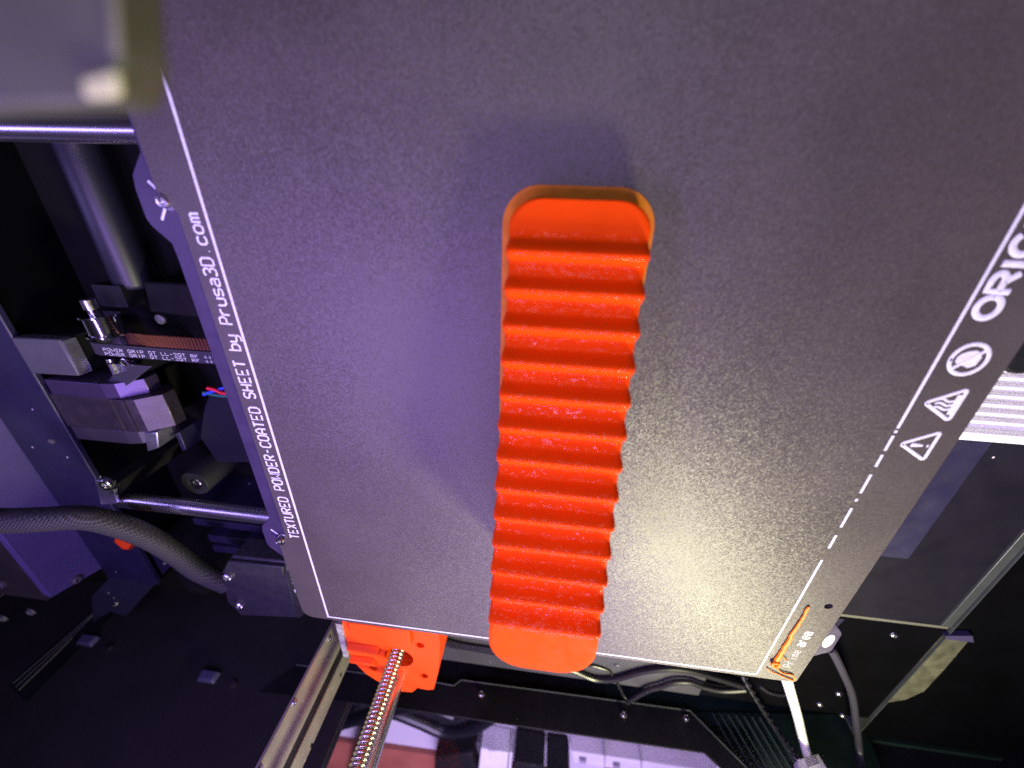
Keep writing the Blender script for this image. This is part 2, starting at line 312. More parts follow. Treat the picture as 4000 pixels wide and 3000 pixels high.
write(MB(), 'O', (-112.6, -47.6, 0.06), (0,-1,0), (1,0,0), 6.4, 5.6, 5.4, 0.85, font=BIG).build('lettering', WHITE, sh)
write(MB(), 'R', (-112.6, -54.6, 0.06), (0,-1,0), (1,0,0), 6.4, 4.6, 5.4, 0.85, font=BIG).build('lettering', WHITE, sh)
write(MB(), 'I', (-112.6, -58.9, 0.06), (0,-1,0), (1,0,0), 6.4, 5.0, 5.4, 0.85, font=BIG).build('lettering', WHITE, sh)
write(MB(), 'G', (-112.6, -63.6, 0.06), (0,-1,0), (1,0,0), 6.4, 5.2, 5.4, 0.85, font=BIG).build('lettering', WHITE, sh)
write(MB(), 'I', (-112.6, -68.2, 0.06), (0,-1,0), (1,0,0), 6.4, 5.0, 5.4, 0.85, font=BIG).build('lettering', WHITE, sh)
write(MB(), 'NAL', (-112.6, -73.4, 0.06), (0,-1,0), (1,0,0), 6.6, 4.8, 5.4, 0.85, font=BIG).build('lettering', WHITE, sh)
def tri(x0, x1, yc, hw, nm):
    rr = 0.55; P = [(x1, yc), (x0, yc - hw), (x0, yc + hw)]
    pts = []
    for i in range(3):
        p = Vector(P[i]); a = (Vector(P[i-1]) - p).normalized(); b = (Vector(P[(i+1) % 3]) - p).normalized()
        pts += [p + a*0.9, p + a*0.3 + b*0.3, p + b*0.9]
    pts.append(pts[0]); pts.append(pts[1])
    return MB().tube([(p[0], p[1], 0.06) for p in pts], rr, 6, 0.25).build(nm, WHITE, sh)
t1 = tri(-117.3, -108.3, -21.7, 5.3, 'hot_surface_sign')
for k in (-1.35, 0, 1.35):
    MB().tube([(-115.6 + 4.6*i/10, -21.7 + k + 0.42*math.sin(i/10*2*math.pi), 0.06) for i in range(11)], 0.36, 6, 0.25).build('wavy_line', WHITE, t1)
MB().box(-117.0, -115.6, -25.0, -18.4, 0.03, 0.10).build('base_bar', WHITE, t1)
t2 = tri(-117.3, -108.3, -7.0, 5.3, 'warning_sign')
MB().tube([(-111.2,-7,0.06),(-112.2,-7,0.06),(-114.6,-7,0.06)], [0.7,0.7,0.38], 8, 0.25).build('exclamation_mark', WHITE, t2)
MB().tube([(-115.7,-7,0.06),(-116.2,-7,0.06)], 0.5, 8, 0.25).build('exclamation_dot', WHITE, t2)
t3 = MB().tube([(-112.8 + 4.5*math.cos(a), -35.9 + 4.5*math.sin(a), 0.06) for a in [i*math.pi/18 for i in range(38)]], 0.58, 6, 0.25).build('no_touching_sign', WHITE, sh)
MB().tube([(-112.8+3.2, -35.9+3.2, 0.1), (-112.8-3.2, -35.9-3.2, 0.1)], 0.5, 6, 0.25).build('slash', WHITE, t3)
hand = [(-115.6,-36.6),(-115.2,-34.2),(-113.6,-33.4),(-112.4,-33.9),(-110.9,-34.2),(-109.7,-34.9),(-109.6,-36.4),(-110.2,-37.4),(-111.6,-38.2),(-113.4,-38.6),(-114.9,-38.0)]
MB().prism([(x, y, 0.03) for x, y in hand], (0,0,0.06)).build('hand_symbol', WHITE, t3)
write(MB(), 'Prime', (-117.2, 115.6, 0.05), (0,-1,0), (1,0,0), 2.75, 1.9, 3.3, 0.3).build('lettering', FAINT, sh)
write(MB(), 'area', (-117.2, 99.6, 0.05), (0,-1,0), (1,0,0), 2.75, 2.0, 3.9, 0.42).build('lettering', mat('faded_silkscreen', (0.55,0.55,0.54), 0.6, bump=0.2, bscale=2000, var=0.3, vscale=700), sh)

# ------------------------------------------------------------------ the ribbed orange wedge
wd = thing('ribbed_wedge', 'tall orange printed wedge with thirteen rounded ribs lying on the sheet', 'printed part', (-2.1, -4, 0))
XC, HW, Y0, Y1, RN, RC = -2.15, 17.0, -72.6, 64.8, 7.0, 10.5
NR, YF, PITCH = 13, -61.2, 8.72
YL = YF + PITCH * (NR - 1)
def ridge(y): return 15.6 + 0.245 * (y + 61.7)
def base_z(y):
    if y > YL + 3.0: return ridge(YL + 3.0) - 2.6 + (y - YL - 3.0) * 0.10
    return ridge(y) - 2.6
def rib_z(y):
    k = round((y - YF) / PITCH); k = min(max(k, 0), NR - 1); d = (y - YF - k * PITCH)
    w_ = 3.0 if d < 0 else 3.0                           # rounded roll, softer on the near side
    return 2.6 * (0.5 + 0.5 * math.cos(math.pi * min(1, abs(d) / w_))) ** 0.72
def half(y):                                            # half width of the rounded footprint
    R_ = RN if y < 0 else RC; d = max(Y0 + RN - y, 0) if y < 0 else max(y - (Y1 - RC), 0)
    return HW - R_ + math.sqrt(max(R_ * R_ - min(d, R_) ** 2, 0)) if d > 0 else HW
NX = 20
def top_row(y, ofs=0.0):
    wv_ = min(1, max(0, (y - YF + 6) / 4)) * min(1, max(0, (YL + 6 - y) / 4))
    h = max(half(y) + wv_ * (0.15 - 0.7 * (1 - rib_z(y) / 2.6)), 0.02); row = []   # the rib ends stand out past the valleys
    for i in range(NX + 1):
        u = -1 + 2 * i / NX; u = math.copysign(1 - (1 - abs(u)) ** 1.7, u) if True else u
        x = u * h; e = h - abs(x)                        # distance to the side
        end = min(1, e / 1.2); rd = math.sqrt(max(0, 1 - (1 - end) ** 2)) if end < 1 else 1
        z = base_z(y) - (1 - rd) * 0.5 + rib_z(y) * (0.6 + 0.4 * rd) - ofs
        row.append(Vector((XC + x, y, z)))
    return row
def strip_mesh(y0, y1, step, thick):
    n = max(2, int(round((y1 - y0) / step))); ys = [y0 + (y1 - y0) * i / n for i in range(n + 1)]
    mb = MB(); vs = []; fs = []; W_ = NX + 1
    for y in ys: vs += top_row(y)
    k = len(vs); vs += [Vector((p.x, p.y, (0.0 if thick is None else p.z - thick))) for p in vs[:k]]
    for j in range(n):
        for i in range(NX):
            a = j*W_ + i; fs.append((a, a+1, a+W_+1, a+W_)); fs.append((k+a, k+a+W_, k+a+W_+1, k+a+1))
        a = j*W_; fs.append((a, a+W_, k+a+W_, k+a)); a = j*W_ + NX; fs.append((a, k+a, k+a+W_, a+W_))
    for i in range(NX):
        fs.append((i, k+i, k+i+1, i+1)); a = n*W_ + i; fs.append((a, a+1, k+a+1, k+a))
    return mb.add(vs, fs)
def warp_rows():                                         # y positions refined on the rounded ends
    pass
def end_strip(y0, y1, near):
    a = [i / 14 for i in range(15)]
    ys = [y0 + (y1 - y0) * (1 - math.cos(t * math.pi / 2)) for t in a] if near else [y0 + (y1 - y0) * math.sin(t * math.pi / 2) for t in a]
    return ys
def slab(ys, bottom):
    mb = MB(); vs = []; fs = []; W_ = NX + 1; n = len(ys) - 1
    for y in ys: vs += top_row(y)
    k = len(vs); vs += [Vector((p.x, p.y, bottom(p))) for p in vs[:k]]
    for j in range(n):
        for i in range(NX):
            a = j*W_ + i; fs.append((a, a+1, a+W_+1, a+W_)); fs.append((k+a, k+a+W_, k+a+W_+1, k+a+1))
        a = j*W_; fs.append((a, a+W_, k+a+W_, k+a)); a = j*W_ + NX; fs.append((a, k+a, k+a+W_, a+W_))
    for i in range(NX):
        fs.append((i, k+i, k+i+1, i+1)); a = n*W_ + i; fs.append((a, a+1, k+a+1, k+a))
    return mb.add(vs, fs)
FULL = lambda p: 0.02
ya, yb = YF - PITCH/2, YL + PITCH/2
slab(end_strip(Y0, ya, True), FULL).build('near_end', ORANGES, wd, ang=50)
slab(end_strip(yb, Y1, False), FULL).build('far_end', ORANGES, wd, ang=50)
for k in range(NR):
    y0 = YF + (k - 0.5) * PITCH; n = 22
    slab([y0 + PITCH * i / n for i in range(n + 1)], FULL).build('rib', ORANGE, wd, ang=50)
BRIM = mat('thin_orange_brim', (0.52, 0.155, 0.003), 0.5, spec=0.2, bump=0.15, bscale=700, var=0.12, vscale=250, coat=0.2)
BW = 3.0
bo = []
RB = RC
for cx, cy, a0 in ((XC+HW-RC, Y1-RC, 0), (XC-HW+RC, Y1-RC, 90), (XC-HW+RN, Y0+RN, 180), (XC+HW-RN, Y0+RN, 270)):
    RB = RN if a0 >= 180 else RC
    bo += [(cx + (RB+BW)*math.cos(math.radians(a0 + 9*i)), cy + (RB+BW)*math.sin(math.radians(a0 + 9*i)), 0.01) for i in range(11)]
MB().prism(bo, (0,0,0.32)).build('brim', BRIM, wd, label='thin translucent orange brim round the foot of the wedge', bevel=0.1)

# ------------------------------------------------------------------ stray filament on the corner
STR = mat('stray_orange_filament', (0.85, 0.20, 0.008), 0.5, spec=0.2, bump=0.2, bscale=1200)
st = thing('purge_line', 'thin stray orange filament line with a curled end on the sheet corner', 'filament', (-109.5, 93, 0))
pts = [(-109.5 + random.uniform(-.3,.3), 72.9 + 39.0*i/22, 0.45 + random.uniform(0,.1)) for i in range(23)]
MB().tube(pts, [0.5 + 0.6*i/22 + random.uniform(-.16,.16) for i in range(23)], 8, 0.8).build('strand', STR, st)
cl = []
for i in range(40):
    a = i*0.75; r = 1.6 - 0.02*i
    cl.append((-109.4 + r*math.cos(a)*(1+.2*math.sin(i)), 113 + 1.9*math.sin(a)*r/1.6, 0.7 + 0.9*abs(math.sin(i*0.53))))
MB().tube(smooth(cl, 4), 0.42, 6).build('curl', STR, st)
MB().tube(smooth([(-110,114,.9),(-112.5,118,.6),(-115,119.8,.6),(-118.4,120.2,.5),(-120.2,121.5,.5),(-121.5,124.2,.4)], 6), 0.38, 6).build('curl', STR, st)
MB().tube(smooth([(-107.5,118,.4),(-109.5,119.6,.7),(-113,121.3,.5),(-117.5,123.4,.5),(-121.6,125,.4)], 6), 0.3, 6).build('curl', STR, st)
MB().tube(smooth([(-110.3,107.3,.6),(-112,108.7,.9),(-113.4,109.6,.6)], 5), 0.28, 6).build('curl', STR, st)

# ------------------------------------------------------------------ Z axis: orange mount, lead screw, smooth rod, frame post
zm = thing('motor_mount', 'orange printed motor mount with four holes holding the lead screw', 'motor mount', (77, 167, -36))
def zmount():
    mb = MB()
    zt = -6.5
    o2 = [(49.5,136),(103.5,136),(104.5,176),(97,190),(88,199),(78,204),(70,203),(66,197),(60,197.5),(56,196),(52,176),(49.5,150)]
    ring = lambda cx, cy, r, n=18, rot=0: [(cx + r*math.cos(2*math.pi*i/n + rot), cy + r*math.sin(2*math.pi*i/n + rot)) for i in range(n)]
    holes = [ring(60.9,151.6,2.6), ring(91.4,151.9,2.6), ring(60.9,182.2,2.6), ring(91.6,182.0,2.6), ring(74.5,166.8,8.6,28), ring(76.2,184.4,4.3,18)]
    return plate_with_holes(o2, holes, zt, -14)
ORM = mat('orange_mount_plastic', (0.76, 0.060, 0.003), 0.6, bump=0.08, bscale=800, var=0.04, vscale=90, spec=0.15)
zmount().build('top_plate', ORM, zm, ang=30)
MB().prism([(49.5,136,-34),(103.5,136,-34),(104.5,176,-34),(97,190,-34),(88,199,-34),(70,203,-34),(56,196,-34),(52,176,-34)], (0,0,13.4)).build('lower_block', ORM, zm, bevel=0.6)
MB().prism([(80,132,-6.4),(97,132,-6.4),(97,146,-6.4),(92,149.5,-6.4),(66,148.8,-6.4),(64,146,-6.4),(64,132,-6.4)], (0,0,4)).build('raised_pad', ORM, zm, bevel=0.5)
MB().hexa([(85,158,-6.4),(103.6,158,-6.4),(103.8,163,-6.4),(85,163,-6.4),(85,160,-3.8),(103.4,160,-3.8),(103.5,162,-3.8),(85,162,-3.8)]).build('stiffening_rib', ORM, zm, bevel=0.3)
MB().hexa([(90,170.5,-6.4),(104,171,-6.4),(104,176,-6.4),(88,176,-6.4),(90,172.5,-3.9),(104,172.5,-3.9),(104,174.5,-3.9),(88,174.5,-3.9)]).build('stiffening_rib', ORM, zm, bevel=0.3)
BRASS = mat('oiled_screw_steel', (0.62, 0.58, 0.50), 0.24, metal=1.0, var=0.1, vscale=300, bump=0.05, bscale=900)
def lead():
    mb = MB(); n = 26; dz = 0.22; rows = int(150 / dz); vs = []; x0, y0 = 76.3, 166.8
    for i in range(rows):
        z = -20 + i*dz
        for j in range(n):
            a = 2*math.pi*j/n; ph = ((z/2.0) - a/(2*math.pi)) % 1.0
            r = 4.0 - 0.85 * min(1, max(0, (abs(ph-0.5)*2 - 0.35) / 0.3))
            vs.append((x0 + r*math.cos(a), y0 + r*math.sin(a), z))
    fs = [(i*n+j, i*n+(j+1)%n, (i+1)*n+(j+1)%n, (i+1)*n+j) for i in range(rows-1) for j in range(n)] + [list(range(n))[::-1], [(rows-1)*n+j for j in range(n)]]
    return mb.add(vs, fs)
tag(lead().build('lead_screw', BRASS, ang=80), 'threaded steel lead screw rising out of the orange motor mount', 'lead screw')
tag(MB().cyl((76.2,184.4,-20), (75.6,184.4,140), 4.0, 32).build('smooth_rod', SATIN), 'upright polished steel rod standing right behind the threaded lead screw', 'rod')
po = thing('frame_post', 'upright bare metal frame post with a dark groove beside the orange mount', 'post', (122, 184, -79))
POSTM = mat('dull_frame_metal', (0.27, 0.25, 0.22), 0.45, metal=0.4, bump=0.15, bscale=900, var=0.18, vscale=70, speck=0.06)
MB().box(117.6, 119.2, 159.5, 184.6, -79, 140).build('flange', POSTM, po, bevel=0.5)
MB().box(119.0, 120.6, 184.6, 194, -79, 140).build('groove', BLACK, po)
MB().box(117.9, 119.4, 194, 208.6, -79, 140).build('flange', POSTM, po, bevel=0.5)
for px_, py_ in ((711,1379),(634,1517),(560,1660)):
    a = q(px_, py_, x=117.5); MB().lathe((117.55, a.y, a.z), (-1,0,0), [(0,1.5),(0.9,1.5),(1.1,1.1),(1.1,0.7),(0.6,0.6)], 16).build('screw', STEEL, po)
for px_, py_ in ((737,1458),(674,1610)):
    a = q(px_, py_, x=117.5); MB().lathe((117.85, a.y, a.z), (-1,0,0), [(0,1.0),(0.3,1.0),(0.35,0.6)], 14).build('screw', BLACKM, po)
MB().hexa([(103,140,-12),(108,140,-12),(108.6,172,-12),(104.6,172,-12),(103.4,140,-5.4),(107,140,-5.4),(108,172,-5.4),(105.0,172,-5.4)]).build('cast_edge', mat('rough_cast_metal', (0.4,0.4,0.36), 0.5, metal=0.6, bump=0.6, bscale=500, var=0.4, vscale=400), po)

# ------------------------------------------------------------------ rods under the bed
tag(MB().cyl((60,-88,-24), (330,-88,-24), 4.2, 32).build('bed_rod', SATIN), 'polished bed rod running under the grey carriage block', 'rod', 'bed rods')
tag(MB().cyl((60,84.4,-24), (229,84.4,-24), 4.2, 32).build('bed_rod', SATIN), 'polished bed rod ending at the small bracket with a round screw', 'rod', 'bed rods')
br = thing('rod_bracket', 'small metal bracket with one round screw at the end of the bed rod', 'bracket', (230, 76, -40))
MB().prism([(221.5,67,-21),(231.5,66.5,-21),(237,84.5,-21),(226.5,82.3,-21)][::-1], (0,0,2)).build('plate', mat('bracket_steel', (0.30,0.29,0.33), 0.32, metal=0.7, bump=0.25, bscale=600, var=0.2, vscale=200), br, bevel=0.4)
MB().prism([(223,70,-80),(230,69,-80),(234,80,-80),(227,80,-80)][::-1], (0,0,58.9)).build('stand', BLACK, br)
c = q(231, 1046, z=-18)
s_ = MB().lathe((c.x, c.y, -19), (0,0,1), [(0,4.3),(0.15,4.3)], 24).build('washer', BLACKM, br)
MB().lathe((c.x, c.y, -18.9), (0,0,1), [(0,3.4),(1.6,3.4),(2.2,2.9),(2.2,1.7),(1.3,1.5)], 20).build('screw', STEEL, br)

# ------------------------------------------------------------------ rear: belt, idler, motor, housings
TOOTH = mat('brown_toothed_rubber', (0.20, 0.060, 0.045), 0.6, bump=0.1, bscale=900)
BELTM = mat('belt_back', (0.030, 0.028, 0.040), 0.5, bump=0.15, bscale=1500)
bt = thing('drive_belt', 'black toothed drive belt with small white lettering looped round the idler', 'belt', (170, 0, -58))
BY0, BY1 = -1.6, 4.6
mb = MB().box(60, 222, BY0, BY1, -41.2, -40); mb.build('upper_run', BELTM, bt)
mb = MB().box(60, 222, BY0, BY1, -56.0, -55.0); lo = mb.build('lower_run', TOOTH, bt)
te = MB()
for i in range(46): te.box(120 + i*2.0, 120 + i*2.0 + 1.05, BY0, BY1, -54.98, -54.2)
o = te.build('teeth', TOOTH, bt); o['kind'] = 'stuff'
te = MB()
arcp = [(222 + 7.5*math.sin(a), 0, -48 + 7.5*math.cos(a)) for a in [math.pi*i/14 for i in range(15)]]
for i in range(14):
    (xa,_,za),(xb,_,zb) = arcp[i], arcp[i+1]; na = (Vector((xa-222,0,za+48))).normalized(); nb = Vector((xb-222,0,zb+48)).normalized()
    te.hexa([(xa,BY0,za),(xb,BY0,zb),(xb,BY1,zb),(xa,BY1,za),(xa-na.x,BY0,za-na.z),(xb-nb.x,BY0,zb-nb.z),(xb-nb.x,BY1,zb-nb.z),(xa-na.x,BY1,za-na.z)])
te.build('end_loop', BELTM, bt)
SMALLW = mat('belt_print', (0.55,0.54,0.6), 0.6)
for yy in (3.9, 1.7):
    write(MB(), 'POWER GRIP GT LL-2GT RF 4412', (218, yy+.2, -39.97), (-1,0,0), (0,-1,0), 2.2, 1.55, 1.5, 0.17, 0.3, 5).build('lettering', SMALLW, bt)
pl = thing('idler_pulley', 'shiny metal idler pulley on a bolt at the end of the belt', 'pulley', (222, -8, -60))
MB().lathe((222,-14,-48), (0,1,0), [(0,8.2),(0.8,8.2),(1.0,7.0),(9.6,7.0),(9.8,8.2),(10.6,8.2)], 36).build('wheel', CHROME, pl)
MB().lathe((222,-22,-46), (0,1,0), [(0,2.4),(0.4,2.9),(5,2.9),(5.1,2.0),(8.5,2.0)], 20).build('bolt', STEEL, pl)
MB().box(214, 230, -26, -15.2, -80, -56).build('stand', BLACK, pl)
mo = thing('stepper_motor', 'square stepper motor with lilac steel end caps beside the belt', 'motor', (233, 36, -80))
MOT = mat('motor_steel', (0.085, 0.07, 0.09), 0.40, metal=0.75, bump=0.08, bscale=1200, var=0.08, vscale=90)
def chamf(x0, x1, z0, z1, c): return [(x0+c, z0),(x1-c, z0),(x1, z0+c),(x1, z1-c),(x1-c, z1),(x0+c, z1),(x0, z1-c),(x0, z0+c)]
def ymot(nm, y0, y1, x0, x1, c, mt):
    pr = [(x1, -38), (x0+15, -38), (x0+9, -39.5), (x0, -47), (x0, -54), (x0+10, -62), (x1, -62)]
    MB().prism([(x, y0, z) for x, z in pr], (0, y1-y0, 0)).build(nm, mt, mo, bevel=0.3, ang=10)
ymot('end_cap', 20, 28.6, 212, 259, 5, mat('motor_cap_metal', (0.12,0.09,0.18), 0.42, metal=0.8, bump=0.06, bscale=900))
ymot('body', 28.7, 48.5, 205, 261, 7, MOT)
ymot('end_cap', 48.6, 57, 212, 259.5, 5, mat('dark_motor_cap', (0.06,0.055,0.075), 0.45, metal=0.5))
for xx in (218, 226): MB().box(xx, xx+0.5, 28.72, 48.48, -37.97, -37.7).build('lamination_seam', MOT, mo)
MB().cyl((233,12,-52), (233,20,-52), 2.5, 16).build('shaft', STEEL, mo)
MB().box(222, 258, 24, 52, -79.9, -62.1).build('stand', BLACKM, mo)
pc = [q(90,860,z=-38), q(330,940,z=-38)]
MB().prism([q(312,938,z=-40), q(338,934,z=-40), q(342,968,z=-40), q(318,976,z=-40)], (0,0,-12)).build('connector', ALU, mo, bevel=0.6)
gb = thing('grey_housing', 'dull grey box shaped housing between the motor and the rear beam', 'housing', (253, 8, -80))
MB().prism([(268,-1.5,-80),(240.5,-2.2,-80),(240,17.6,-80),(268,18.4,-80)][::1], (0,0,34)).build('lower_case', BLACKM, gb)
MB().prism([(268,-1.5,-45.9),(240.5,-2.2,-45.9),(240,17.6,-45.9),(268,18.4,-45.9)], (0,0,5.9)).build('housing', mat('dull_grey_plastic', (0.075,0.075,0.082), 0.5, bump=0.15, bscale=900, var=0.1, vscale=60), gb, bevel=0.8)
MB().box(239.0, 239.9, -1.5, 17, -46, -40.4).build('side_trim', ALU, gb)
tb = thing('tension_bracket', 'bent metal bracket with a shiny edge between the belt and the motor', 'bracket', (218, 12, -80))
MB().prism([q(215,838,z=-42), q(240,815,z=-42), q(252,785,z=-42), q(325,792,z=-42), q(262,842,z=-42)], (0,0,-2)).build('plate', mat('blued_steel', (0.12,0.12,0.15), 0.35, metal=0.7, bump=0.1, bscale=900), tb, bevel=0.3)
MB().tube([q(241,785,z=-41), q(250,806,z=-41)], 1.5, 8).build('edge', STEEL, tb)
p_ = q(268, 782, z=-41); MB().lathe((p_.x,p_.y,-42), (0,0,1), [(0,1.9),(1.2,1.9),(1.4,1.4)], 16).build('screw', STEEL, tb)
MB().box(209, 217, 8, 16, -80, -44.1).build('stand', BLACK, tb)
# beam, floor plate behind the bed
tag(MB().lathe((217,-150,-66), (0,1,0), [(0,8),(1,8.5),(124,8.5),(126,8),(127,7)], 40).build('round_beam', mat('dark_anodised', (0.010,0.010,0.018), 0.42, bump=0.06, bscale=1500), ang=50), 'thick round dark beam lying behind the bed next to the rear wall', 'beam')
tag(MB().box(96, 194, -150, -20, -79.9, -76).build('base_plate', NAVY, bevel=0.8), 'flat dark blue base plate under the rear edge of the bed', 'plate')
hs = thing('belt_housing', 'black housing block behind the idler and the brown belt teeth', 'housing', (190, -20, -80))
MB().prism([(150,-28,-79.8),(205,-28,-79.8),(208,-12,-79.8),(150,-9,-79.8)], (0,0,20)).build('housing', BLACKM, hs, bevel=1.2)
p_ = q(345, 690, z=-59); MB().lathe((p_.x,p_.y,-60), (0,0,1), [(0,2.6),(1.2,2.6),(1.5,2.0)], 16).build('screw', GREY, hs)
dh = thing('dark_housing', 'dark blue plastic housing under the bed edge where coloured wires enter', 'housing', (150, 45, -80))
MB().prism([q(440,880,z=-50), q(452,848,z=-50), q(520,845,z=-50), q(600,1000,z=-50), q(470,1000,z=-50), q(430,945,z=-50)], (0,0,-29.5)).build('housing', mat('dark_blue_plastic', (0.009,0.009,0.016), 0.6, spec=0.2, bump=0.1, bscale=900), dh, bevel=1.0)
MB().prism([q(378,938,z=-46), q(386,934,z=-46), q(402,972,z=-46), q(394,976,z=-46)], (0,0,-33.5)).build('side_fin', NAVY, dh, bevel=0.4)
for i, (nm, col, pa) in enumerate((('red', (0.75,0.01,0.03), [(448,838),(465,842),(478,848),(510,852)]), ('blue', (0.03,0.06,0.6), [(440,852),(460,845),(485,838),(515,836)]), ('green', (0.01,0.12,0.10), [(440,848),(460,852),(480,855),(510,856)]))):
    tag(MB().tube(smooth([q(x, y, z=-46 + (1.2 if nm == 'red' else 0)) for x, y in pa], 6), 0.9, 8).build('wire', mat(nm + '_wire', col, 0.4)), 'thin %s wire slipping under the bed edge' % nm, 'wire', 'coloured wires')
ft = thing('rubber_foot', 'round black rubber foot with a metal screw in its centre', 'foot', (206, 88, -80))
c = q(420, 1045, z=-45)
MB().lathe((c.x, c.y, -80), (0,0,1), [(0,8.4),(34,8.4),(35,7.9),(35,4.4),(33.6,4.2)], 40).build('foot', RUBBER, ft)
MB().lathe((c.x, c.y, -47.5), (0,0,1), [(0,3.6),(1.4,3.6),(2.0,3.0),(2.0,1.7),(1.0,1.6)], 20).build('screw', STEEL, ft)
# extrusion rails beside the far bed rod
def rail(y0, y1, z, lab):
    t = thing('extrusion_rail', lab, 'rail', (170, (y0+y1)/2, -80), 'extrusion rails')
    x0, x1 = 60, 222
    d = (y1-y0)
    MB().box(x0, x1, y0, y0+d*.38, -79.8, z).build('rail_lip', NAVY, t, bevel=0.6)
    MB().box(x0, x1, y0+d*.38, y0+d*.62, -79.8, z-3).build('rail_groove', BLACK, t)
    MB().box(x0, x1, y0+d*.62, y1, -79.8, z).build('rail_lip', NAVY, t, bevel=0.6)
rail(112, 126, -46, 'dark blue slotted rail directly beside the far bed rod')
rail(140, 156, -50, 'dark blue slotted rail between the cable cover and the first rail')

# ------------------------------------------------------------------ rear panel, corner plate
rp = thing('rear_panel', 'folded purple lit steel panel along the rear of the machine', 'panel', (300, 60, -80))
MB().box(267, 307, -260, 186, -43.5, -40).build('lower_face', NAVY, rp, bevel=0.8)
MB().box(268.5, 307, -260, 185, -79.9, -43.6).build('skirt', FLAT, rp)
LITP = mat('violet_lit_powder_coat', (0.095, 0.078, 0.20), 0.5, bump=0.2, bscale=2500, var=0.12, vscale=40, speck=0.05)  # brighter than the lower face: LED light is put into this colour
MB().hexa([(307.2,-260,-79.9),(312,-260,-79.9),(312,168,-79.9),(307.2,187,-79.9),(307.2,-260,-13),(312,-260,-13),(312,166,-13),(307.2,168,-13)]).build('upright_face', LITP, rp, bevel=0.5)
MB().box(312.2, 420, -260, 172, -79.9, -13.2).build('shelf_face', mat('warm_lit_black_paint', (0.030,0.030,0.026), 0.5, bump=0.1, bscale=2500, var=0.2, vscale=40, speck=0.04), rp)  # warm light falling on the shelf is put into its tone
def screw(p, ax, r, parent, mt=STEEL, nm='screw'):
    MB().lathe(p, ax, [(0,r*1.25),(0.25,r*1.25),(0.3,r),(r*.55,r),(r*.7,r*.8),(r*.7,r*.5),(r*.35,r*.45)], 18).build(nm, mt, parent)
screw(q(246,1912-995.4+0 if False else 1060,z=-39.8) if False else (281, 62, -39.9), (0,0,1), 1.5, rp, GREY)
a = q(165, 1252, x=307); screw((307.1, a.y, a.z), (-1,0,0), 2.4, rp, GREY)
for x, y in ((5,1262),(68,1321),(8,1335)):
    a = q(x, y, z=-13); screw((a.x, a.y, -13.1), (0,0,1), 2.4, rp, GREY)
cp = thing('corner_plate', 'dark blue steel corner plate with several small screws under the braided cable', 'plate', (240, 190, -80))
poly = [q(x, y, z=-46) for x, y in ((150,1130),(262,1120),(385,1205),(290,1310),(272,1332),(238,1322),(200,1345),(197,1288),(235,1248))]
MB().prism(poly, (0,0,-3)).build('plate', NAVY, cp, bevel=0.6)
for x, y in ((216,1181),(248,1196),(230,1232),(317,1241),(357,1216),(250,1305)):
    a = q(x, y, z=-46); screw((a.x, a.y, -46), (0,0,1), 1.7, cp, STEEL)
MB().prism([(x_, y_, -79.9) for x_, y_ in ((262,150),(255,200),(240,200),(245,150))], (0,0,33)).build('stand', BLACK, cp)
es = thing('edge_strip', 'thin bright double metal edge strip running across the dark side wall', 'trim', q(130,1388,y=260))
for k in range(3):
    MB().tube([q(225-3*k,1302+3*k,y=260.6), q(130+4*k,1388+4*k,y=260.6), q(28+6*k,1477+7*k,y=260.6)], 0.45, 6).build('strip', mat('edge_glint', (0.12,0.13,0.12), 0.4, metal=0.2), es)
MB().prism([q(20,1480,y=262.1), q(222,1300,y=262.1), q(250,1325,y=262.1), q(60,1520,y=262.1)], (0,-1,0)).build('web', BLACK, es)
for x, y, lab in ((190,1385,'small modelled clip on the dark side wall near the edge strip'), (450,1463,'small modelled clip alone on the dark side wall beside the frame post')):
    a = q(x, y, y=262); t = thing('wall_glint', lab, 'glint', a, 'modelled glints')  # LED reflections on the black wall, built as small solid shapes
    MB().hexa([(a.x-8,262.1,a.z-4),(a.x+8,262.1,a.z-4),(a.x+7,262.1,a.z+4),(a.x-8,262.1,a.z+4),(a.x-6,258,a.z-3),(a.x+6,258,a.z-3),(a.x+5,259,a.z+3),(a.x-6,259,a.z+3)]).build('glint', mat('wall_glint_tone', (0.06,0.055,0.13), 0.5, metal=0.2, bump=0.2, bscale=300), t, bevel=0.8)
    MB().cyl((a.x-22,262.1,a.z+2), (a.x-22,260,a.z+2), 2.0, 14).build('glint_dot', STEEL, t)

# ------------------------------------------------------------------ braided cable and its cover
SLEEVE = bpy.data.materials.new('braided_sleeve'); SLEEVE.use_nodes = True
def braid(mt):
    nt = mt.node_tree; b = nt.nodes['Principled BSDF']; N = nt.nodes.new; L = nt.links.new
    tc = N('ShaderNodeTexCoord'); hs_ = []
    for s_ in (1, -1):
        mp = N('ShaderNodeMapping'); mp.inputs['Rotation'].default_value = (0.3, 0.2, math.radians(45*s_)); L(tc.outputs['Object'], mp.inputs['Vector'])
        wv = N('ShaderNodeTexWave'); wv.inputs['Scale'].default_value = 260; wv.inputs['Distortion'].default_value = 0.5; L(mp.outputs['Vector'], wv.inputs['Vector']); hs_.append(wv)
    mu = N('ShaderNodeMath'); mu.operation = 'MULTIPLY'; L(hs_[0].outputs['Fac'], mu.inputs[0]); L(hs_[1].outputs['Fac'], mu.inputs[1])
    bp = N('ShaderNodeBump'); bp.inputs['Strength'].default_value = 0.8; bp.inputs['Distance'].default_value = 0.0005; L(mu.outputs[0], bp.inputs['Height']); L(bp.outputs['Normal'], b.inputs['Normal'])
    b.inputs['Base Color'].default_value = (0.022, 0.022, 0.024, 1); b.inputs['Roughness'].default_value = 0.6
braid(SLEEVE)
